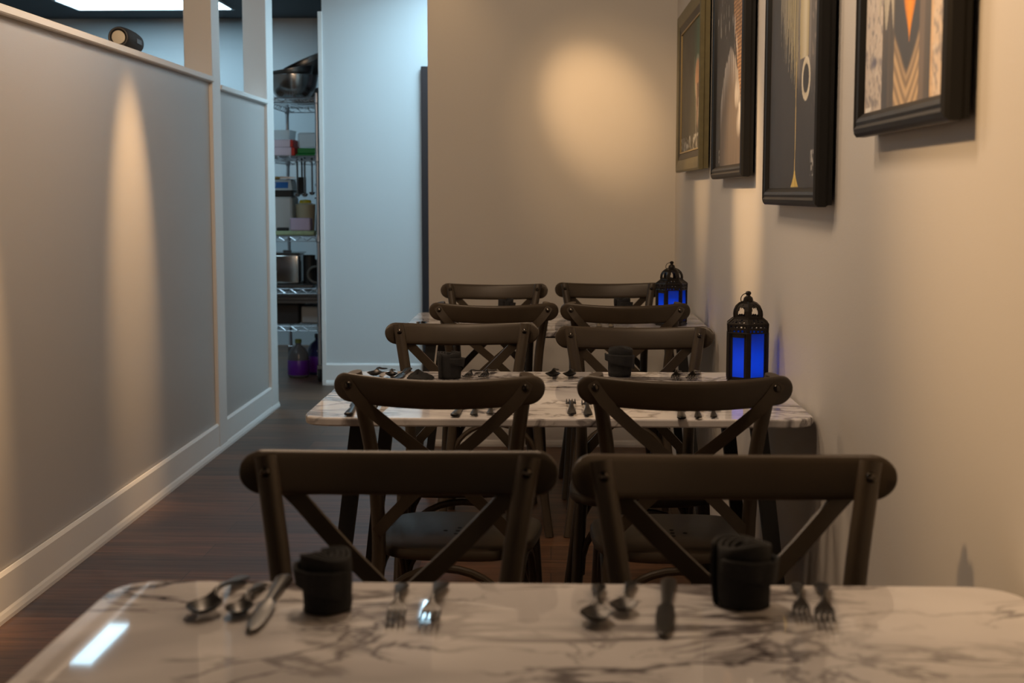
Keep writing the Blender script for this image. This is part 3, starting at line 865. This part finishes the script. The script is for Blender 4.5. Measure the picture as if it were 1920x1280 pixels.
picture(5.54, 6.547, 1.362, 2.055, 'farthest picture, olive gilt frame round a dark green painting', paint_a, P_OLV, M_FOLIVE,
        [([(.054, .010), (.054, .040), (.080, .034), (.084, .028), (.084, .010)], 'liner', M_FDARK), ([(.082, .012), (.082, .036), (.088, .036), (.088, .012)], 'gilt_line', M_GOLD)], .006)
picture(4.308, 5.122, 1.319, 2.22, 'second picture from the end wall, grey tower and amber brickwork', paint_b, P_BLK, M_FBLACK, [], .004)
picture(3.09, 3.864, 1.240, 2.24, 'black framed painting of pale strands, a cream loop and a yellow thread', paint_c, P_BLK, M_FBLACK, [], .003)
picture(2.089, 2.719, 1.374, 2.10, 'nearest black framed painting with an orange flame and grey bands', paint_d, P_BLK, M_FBLACK, [], .003)

# ------------------------------------------------------------------ loudspeaker on the partition cap
sp = thing('portable_speaker', 'black barrel shaped speaker with pale round end, lying on the partition cap', 'speaker', (-1.692, 5.70, 1.8255), math.radians(4)); sp.scale = (1, 1.28, 1)
Ry = Matrix.Translation((0, 0, .046)) @ Matrix.Rotation(PI / 2, 4, 'X')      # barrel axis along y
MB().lathe([(.034, -.112), (.039, -.108), (.0425, -.095), (.0452, -.05), (.046, 0), (.0452, .05), (.0425, .095), (.040, .106), (.036, .112), (.031, .112), (.030, .106), (0, .106)], 32, M=Ry).build('body', mat('black_speaker_fabric', (.012, .012, .014), .8, var=.4, vscale=400), sp)
MB().ring((0, -.112, .046), .0345, .003, 'y', 32, 8).build('end_ring', mat('grey_rubber', (.06, .055, .05), .6), sp)
MB().lathe([(.0, .1095), (.015, .1095), (.0255, .1085), (.0265, .106)], 28, M=Ry).build('end_disc', mat('pale_disc', (.62, .55, .43), .45, metal=.2), sp)
MB().box(.0435, .0468, -.02, .05, .034, .054, .002).build('badge', mat('grey_badge', (.05, .05, .055), .5), sp)
MB().box(-.02, .02, -.07, .07, 0, .006, .002).build('foot', M_RUB, sp)

# ------------------------------------------------------------------ wire shelving in the kitchen
SX0, SX1, SY0, SY1 = -1.985, -1.565, 9.52, 10.72
LEV = [1.905, 1.52, .985, .632, .38]
sh = thing('wire_shelving', 'tall chrome wire shelving unit on casters, seen through the gap beside the partition', 'shelving', ((SX0 + SX1) / 2, (SY0 + SY1) / 2, 0))
cxs, cys = (SX0 + SX1) / 2, (SY0 + SY1) / 2
a, b = (SX1 - SX0) / 2, (SY1 - SY0) / 2
for z in LEV:
    m = MB()
    for dz in (-.004, -.036):
        m.tube([(-a, -b, z + dz), (a, -b, z + dz)], .0035, 6); m.tube([(-a, b, z + dz), (a, b, z + dz)], .0035, 6)
        m.tube([(-a, -b, z + dz), (-a, b, z + dz)], .0035, 6); m.tube([(a, -b, z + dz), (a, b, z + dz)], .0035, 6)
    for s in (-1, 1):
        n = 11; m.tube([(-a + 2 * a * i / n, s * b, z - .006 - .028 * (i % 2)) for i in range(n + 1)], .0045, 6)
        n = 30; m.tube([(s * a, -b + 2 * b * i / n, z - .006 - .028 * (i % 2)) for i in range(n + 1)], .0026, 5)
    for i in range(1, 17): x = -a + 2 * a * i / 17; m.tube([(x, -b, z - .003), (x, b, z - .003)], .0019, 5)
    for i in range(1, 5): y = -b + 2 * b * i / 5; m.tube([(-a, y, z - .008), (a, y, z - .008)], .003, 5)
    m.build('wire_shelf', M_WIRE, sh)
for sx in (-1, 1):
    for sy in (-1, 1):
        p = MB().tube([(sx * a, sy * b, .115), (sx * a, sy * b, 1.93)], .0125, 12)
        for z in LEV: p.lathe([(.0135, -.045), (.0175, -.04), (.0165, .006), (.0135, .008)], 12, (sx * a, sy * b, z))
        p.build('post', M_WIRE, sh)
        c = MB().box(sx * a - .018, sx * a + .018, sy * b - .02, sy * b + .02, .085, .116, .003)
        c.box(sx * a - .019, sx * a - .015, sy * b - .016, sy * b + .016, .03, .09); c.box(sx * a + .015, sx * a + .019, sy * b - .016, sy * b + .016, .03, .09)
        co = c.build('caster', M_SS, sh)
        MB().lathe([(.0, -.012), (.04, -.012), (.045, -.008), (.045, .008), (.04, .012), (0, .012)], 20, M=Matrix.Translation((sx * a, sy * b, .0455)) @ Matrix.Rotation(PI / 2, 4, 'Y')).build('wheel', M_RUB, co)

# things on the shelves -------------------------------------------------
def bowl(R, h, r0, th=.003):
    pr = [(r0, 0)] + [(r0 + (R - r0) * math.sin(PI / 2 * i / 8) ** .9, h * (1 - math.cos(PI / 2 * i / 8)) ** .85) for i in range(1, 9)]
    out = pr + [(R + .008, h + .001), (R + .008, h + .004), (R - .002, h + .004)] + [(max(r - th, 0), z + th) for r, z in reversed(pr)] + [(0, th)]
    return MB().lathe([(0, 0)] + out, 36)
M_SSD = mat('dull_steel', (.22, .21, .20), .35, metal=1)
o = bowl(.165, .150, .085).build('mixing_bowl', M_SS, loc=(-1.755, 9.72, 1.9065), angle=60); tag(o, 'large steel mixing bowl at the front of the top wire shelf', 'bowl')
o = bowl(.148, .10, .07).build('mixing_bowl', M_SSD, loc=(-1.755, 9.73, 2.004), angle=60); o.rotation_euler = (math.radians(4), math.radians(-9), 0)
tag(o, 'smaller dark steel bowl nested aslant in the large mixing bowl', 'bowl')
o = bowl(.19, .11, .10).build('mixing_bowl', M_SSD, loc=(-1.71, 10.22, 2.10), angle=60); o.rotation_euler = (math.radians(14), math.radians(-22), 0)
tag(o, 'dark bowl tilted high behind the large mixing bowl', 'bowl')
o = MB().lathe([(0, 0), (.14, 0), (.15, .01), (.15, .095), (.154, .099), (.146, .099), (.146, .012), (0, .008)], 32).build('stock_pot', M_SSD, loc=(-1.70, 10.22, 1.9065)); tag(o, 'steel pot under the tilted bowl at the back of the top shelf', 'pot')

M_CLR = clear('clear_plastic', (.80, .86, .88), .55); M_MILK = clear('milky_plastic', (.70, .66, .50), .35)
M_RED = mat('red_plastic', (.55, .03, .015), .4); M_GREEN = mat('green_plastic', (.01, .22, .045), .4)
M_PINK = mat('pinkish_card', (.66, .56, .64), .7); M_PURP = mat('lilac_card', (.52, .42, .56), .7)
def tub(name, x, y, z, wx, wy, h, m, label, cat, lid=None, lidh=.018, lidm=None, lip=True):
    t = thing(name, label, cat, (x, y, z))
    b_ = MB(); th = .003
    k = .94
    def ringp(f, zz, ins=0): return [(-(wx / 2 - ins) * f, -(wy / 2 - ins) * f, zz), ((wx / 2 - ins) * f, -(wy / 2 - ins) * f, zz), ((wx / 2 - ins) * f, (wy / 2 - ins) * f, zz), (-(wx / 2 - ins) * f, (wy / 2 - ins) * f, zz)]
    rows = [ringp(k, 0), ringp(1, h), ringp(1.03, h), ringp(1.03, h + .004), ringp(1, h + .004, th), ringp(k, th, th)]
    b_.grid(rows, close_u=True); n = len(b_.v); b_.f += [(3, 2, 1, 0), (n - 4, n - 3, n - 2, n - 1)]; b_.mi += [0, 0]
    b_.build('tub', m, t, smooth=False)
    if lidm: MB().box(-wx * .53, wx * .53, -wy * .53, wy * .53, h + .004, h + .004 + lidh, .004).build('lid', lidm, t)
    return t
# second shelf: two white packs with red ends, a clear tub above, a clear tub standing on a green lid
Z2 = LEV[1] + .0015
for k, (x, w_, h, lab) in enumerate(((-1.845, .21, .055, 'lower pinkish white pack with a red end on the second wire shelf'), (-1.849, .205, .05, 'upper pinkish white pack with a red end, stacked on the lower pack'))):
    t = thing('storage_pack', lab, 'box', (x, 9.74, Z2 + (0 if k == 0 else .0565)), 0, 'white packs with red ends')
    MB().box(-w_ / 2, w_ / 2 - .016, -.13, .13, 0, h, .003).build('pack', M_PINK, t)
    MB().box(w_ / 2 - .016, w_ / 2 + (.008 if k == 0 else .004), -.132, .132, 0, h, .004).build('red_end', M_RED, t)
tub('clear_tub', -1.86, 9.74, Z2 + .1075, .19, .24, .06, M_CLR, 'clear plastic tub on top of the two red-ended packs', 'tub')
t = thing('clear_tub', 'upturned clear tub standing on its green lid, second wire shelf', 'tub', (-1.645, 9.74, Z2))
MB().box(-.083, .083, -.12, .12, 0, .012, .003).box(-.072, .086, -.115, .115, .012, .05, .006).build('lid', M_GREEN, t)
MB().box(-.070, .080, -.112, .112, .0505, .155, .012).build('tub', M_CLR, t)
# ladles hanging under the second shelf
def ladle(x, y, L_, r, label):
    t = thing('ladle', label, 'ladle', (x, y, LEV[1] - .053), 0, 'ladles hanging from the second shelf')
    MB().tube([(0, .006, .030), (0, .0, .038), (0, -.010, .030), (0, -.006, .0), (0, -.004, -L_ * .5), (0, 0, -L_)], .007, 10).build('handle', M_SS, t)
    pr = [(r * math.sin(PI / 2 * i / 7), -r * math.cos(PI / 2 * i / 7)) for i in range(8)]
    MB().lathe(pr + [(p[0] * .93, p[1] * .93 + .001) for p in reversed(pr)], 20, (0, -r * .6, -L_), closed=False).build('bowl', M_SS, t)
ladle(-1.725, 9.66, .20, .023, 'left steel ladle hanging below the second shelf')
ladle(-1.675, 9.66, .20, .023, 'middle steel ladle hanging below the second shelf')
ladle(-1.645, 9.78, .19, .02, 'rightmost slim ladle hanging behind the other two')
o = MB().tube([(0, 0, .03), (0, 0, -.10)], .006, 8).box(-.028, .028, -.003, .003, -.22, -.10, .002).build('spatula', M_RUB, loc=(-1.722, 9.82, LEV[1] - .04)); tag(o, 'black spatula hanging behind the left ladle', 'spatula')
# third shelf: white bin with the scale on it, jug, cartons, dark bottle, tray
Z3 = LEV[2] + .0015
o = MB().box(-.095, .103, -.14, .14, 0, .258, .012).build('storage_bin', mat('white_bin', (.60, .66, .68), .6), loc=(-1.892, 9.92, Z3)); tag(o, 'white storage bin under the kitchen scale', 'bin')
t = thing('kitchen_scale', 'kitchen scale with a blue display on the white bin', 'scale', (-1.885, 9.90, Z3 + .2585))
MB().box(-.10, .10, -.10, .10, .0, .045, .006).build('base', M_BLACK, t)
fr = MB().add([(-.10, -.11, .046), (.10, -.11, .046), (.085, -.085, .115), (-.10, -.085, .115), (-.10, .10, .046), (.10, .10, .046), (.085, .10, .115), (-.10, .10, .115)],
        [(0, 1, 2, 3), (4, 5, 6, 7), (0, 1, 5, 4), (1, 2, 6, 5), (2, 3, 7, 6), (3, 0, 4, 7)]).build('housing', mat('pale_blue_plastic', (.55, .66, .72), .4), t, smooth=False)
Mt = Matrix.Translation((0, -.0995, .080)) @ Matrix.Rotation(math.radians(70), 4, 'X')
dsp = MB().box(-.085, .070, -.022, .022, -.001, .003, .001, M=Mt).build('display', mat('blue_display', (.02, .16, .55), .25), fr)
g = MB()
for k in range(3):
    x0 = -.075 + k * .022
    for q in ((0, .003, -.014, .014), (.012, .015, -.014, .014), (.003, .012, .011, .014), (.003, .012, -.0015, .0015), (.003, .012, -.014, -.011)):
        g.box(x0 + q[0], x0 + q[1], q[2], q[3], .0031, .0036, M=Mt)
g.build('digits', mat('pale_digits', (.55, .68, .75), .4), dsp, smooth=False)
MB().box(-.10, .10, -.07, .10, .1155, .121, .002).build('platter', M_SS, t)
t = thing('kitchen_knife', 'knife with a yellowish handle lying on top of the scale', 'knife', (-1.87, 9.86, Z3 + .2585 + .1215), math.radians(6))
MB().box(-.12, -.01, -.011, .011, 0, .018, .006).build('handle', mat('yellow_wood', (.42, .27, .07), .5), t)
MB().add([(-.01, -.002, .002), (.10, -.001, .008), (.09, -.001, .014), (-.01, -.002, .02), (-.01, .002, .002), (.10, .001, .008), (.09, .001, .014), (-.01, .002, .02)], [(0, 1, 2, 3), (4, 5, 6, 7), (0, 1, 5, 4), (1, 2, 6, 5), (2, 3, 7, 6), (3, 0, 4, 7)]).build('blade', M_SS, t, smooth=False)
t = thing('plastic_jug', 'cream translucent container with a yellow cap, third wire shelf', 'container', (-1.71, 9.87, Z3))
MB().lathe([(0, 0), (.058, 0), (.062, .01), (.070, .20), (.072, .205), (.045, .213), (0, .214)], 24).build('body', mat('cream_plastic', (.50, .47, .33), .5), t)
MB().lathe([(.0, .2145), (.042, .2145), (.042, .225), (.036, .236), (0, .240)], 20).build('cap', mat('yellow_plastic', (.62, .45, .01), .4), t)
o = MB().box(-.068, .068, -.055, .055, 0, .085, .006).build('carton', M_PURP, loc=(-1.702, 9.655, Z3 + .0305)); tag(o, 'lilac carton on the green tray, third wire shelf', 'carton')
o = MB().box(-.15, .12, -.08, .08, 0, .030, .005).build('flat_box', mat('pale_green_card', (.34, .42, .24), .6, var=.5, vscale=18), loc=(-1.72, 9.64, Z3)); tag(o, 'flat pale green box at the front of the third wire shelf', 'box')
o = MB().box(-.038, .038, -.03, .03, 0, .022, .005).build('small_box', M_BLACK, loc=(-1.822, 9.62, Z3 + .0305)); tag(o, 'small black box left of the lilac carton', 'box')
t = thing('pump_bottle', 'tall dark bottle with a bright metal spout, right end of third shelf', 'bottle', (-1.588, 9.775, Z3))
MB().lathe([(0, 0), (.036, 0), (.037, .01), (.036, .10), (.028, .20), (.022, .222), (.022, .232), (0, .233)], 20).build('body', mat('dark_plastic', (.008, .008, .010), .4), t)
MB().lathe([(.02, .2335), (.02, .25), (.008, .256), (.008, .285), (0, .286)], 14).tube([(0, 0, .28), (-.02, 0, .30), (-.034, 0, .345)], .005, 8).tube([(0, 0, .262), (-.03, 0, .262), (-.038, 0, .245)], .006, 8).build('spout', M_SS, t)
# fourth shelf: steel container, black pots, tray, coil
Z4 = LEV[3] + .0015
o = MB().box(-.20, .17, -.16, .16, 0, .022, .006).build('steel_tray', M_SSD, loc=(-1.78, 9.72, Z4)); tag(o, 'wide steel tray at the front of the fourth wire shelf', 'tray')
t = thing('steel_container', 'shiny steel food container on the tray, fourth wire shelf', 'container', (-1.815, 9.73, Z4 + .0225))
MB().box(-.10, .10, -.12, .12, 0, .20, .014, 3).build('body', mat('bright_steel', (.62, .58, .54), .2, metal=1), t)
MB().box(-.108, .108, -.128, .128, .2005, .212, .004).box(-.03, .03, -.012, .012, .212, .225, .004).build('lid', M_SS, t)
for x, y, r, h, lab in ((-1.660, 9.70, .042, .19, 'dark cylindrical pot beside the shiny steel container'), (-1.625, 9.86, .05, .15, 'dark pot behind, near the right end of the fourth shelf')):
    t = thing('dark_pot', lab, 'pot', (x, y, Z4 + (.0225 if y < 9.8 else .0225)), 0, 'dark pots on the fourth shelf')
    MB().lathe([(0, 0), (r, 0), (r, h), (r + .003, h + .003), (r - .004, h + .003), (r - .004, .01), (0, .008)], 24).build('pot', M_BLACK, t)
    MB().tube([(r, 0, h * .85), (r + .018, 0, h * .8), (r + .018, 0, h * .5), (r, 0, h * .45)], .004, 6).build('handle', M_BLACK, t)
o = MB().ring((0, 0, 0), .055, .009, 'y', 24, 8).ring((0, .016, 0), .055, .009, 'y', 24, 8).build('coil', mat('grey_hose', (.10, .10, .09), .6), loc=(-1.598, 9.60, Z4 + .0645 + .0225)); tag(o, 'dark coiled hose standing at the right end of the fourth shelf', 'hose')
# fifth shelf: stacked sheet trays under shelf four, dark box and white box
Z5 = LEV[4] + .0015
for k, (w_, h0) in enumerate(((.19, .145), (.188, .168), (.186, .190))):
    m = MB().box(-w_, w_, -.27, .27, h0, h0 + .004, .001)
    for s in (-1, 1):
        m.box(min(s * w_, s * (w_ + .005)), max(s * w_, s * (w_ + .005)), -.27, .27, h0, h0 + .019); m.box(-w_, w_, min(s * .27, s * .275), max(s * .27, s * .275), h0, h0 + .019)
    o = m.build('sheet_tray', M_SSD, loc=(-1.78, 9.86, Z5), smooth=False)
    tag(o, ('lowest', 'middle', 'topmost')[k] + ' of the sheet trays stacked above the dark crate, fifth wire shelf', 'tray', 'sheet trays')
o = MB().box(-.11, .11, -.16, .16, 0, .144, .005).build('dark_crate', mat('dark_brown_plastic', (.02, .014, .012), .6), loc=(-1.84, 9.80, Z5)); tag(o, 'dark brown crate carrying the sheet trays, fifth wire shelf', 'crate')
o = MB().box(-.07, .07, -.15, .15, 0, .12, .006).build('storage_box', mat('grey_white_plastic', (.42, .45, .47), .5), loc=(-1.650, 9.84, Z5)); tag(o, 'greyish white box right of the dark crate, fifth wire shelf', 'box')
# floor under the shelving
M_JUGP = mat('purple_label', (.11, .012, .26), .35); M_JUGC = clear('clear_jug', (.20, .19, .20), .45); M_JUGB = clear('blue_jug', (.03, .035, .14), .2)
def jug(x, y, s, top, capc, label):
    t = thing('cleaning_jug', label, 'jug', (x, y, 0), 0, 'purple labelled jugs on the floor'); t.scale = (s, s, s)
    MB().lathe([(0, 0), (.066, 0), (.074, .012), (.074, .125), (.072, .135), (.068, .165), (.050, .200), (.024, .222), (.020, .226), (.020, .238), (0, .238)], 28).build('body', top, t)
    MB().lathe([(.0748, .02), (.0758, .022), (.0758, .120), (.0748, .122)], 28, closed=False).build('label_band', M_JUGP, t)
    MB().lathe([(.0225, .2385), (.0225, .262), (.020, .265), (0, .265)], 18).build('cap', capc, t)
jug(-1.755, 9.76, 1.0, M_JUGC, mat('olive_cap', (.16, .17, .03), .5), 'front purple labelled jug with a yellowish cap on the kitchen floor')
jug(-1.645, 9.93, 1.08, M_JUGB, mat('dark_cap', (.02, .02, .05), .5), 'dark blue topped purple jug behind the front jug on the kitchen floor')
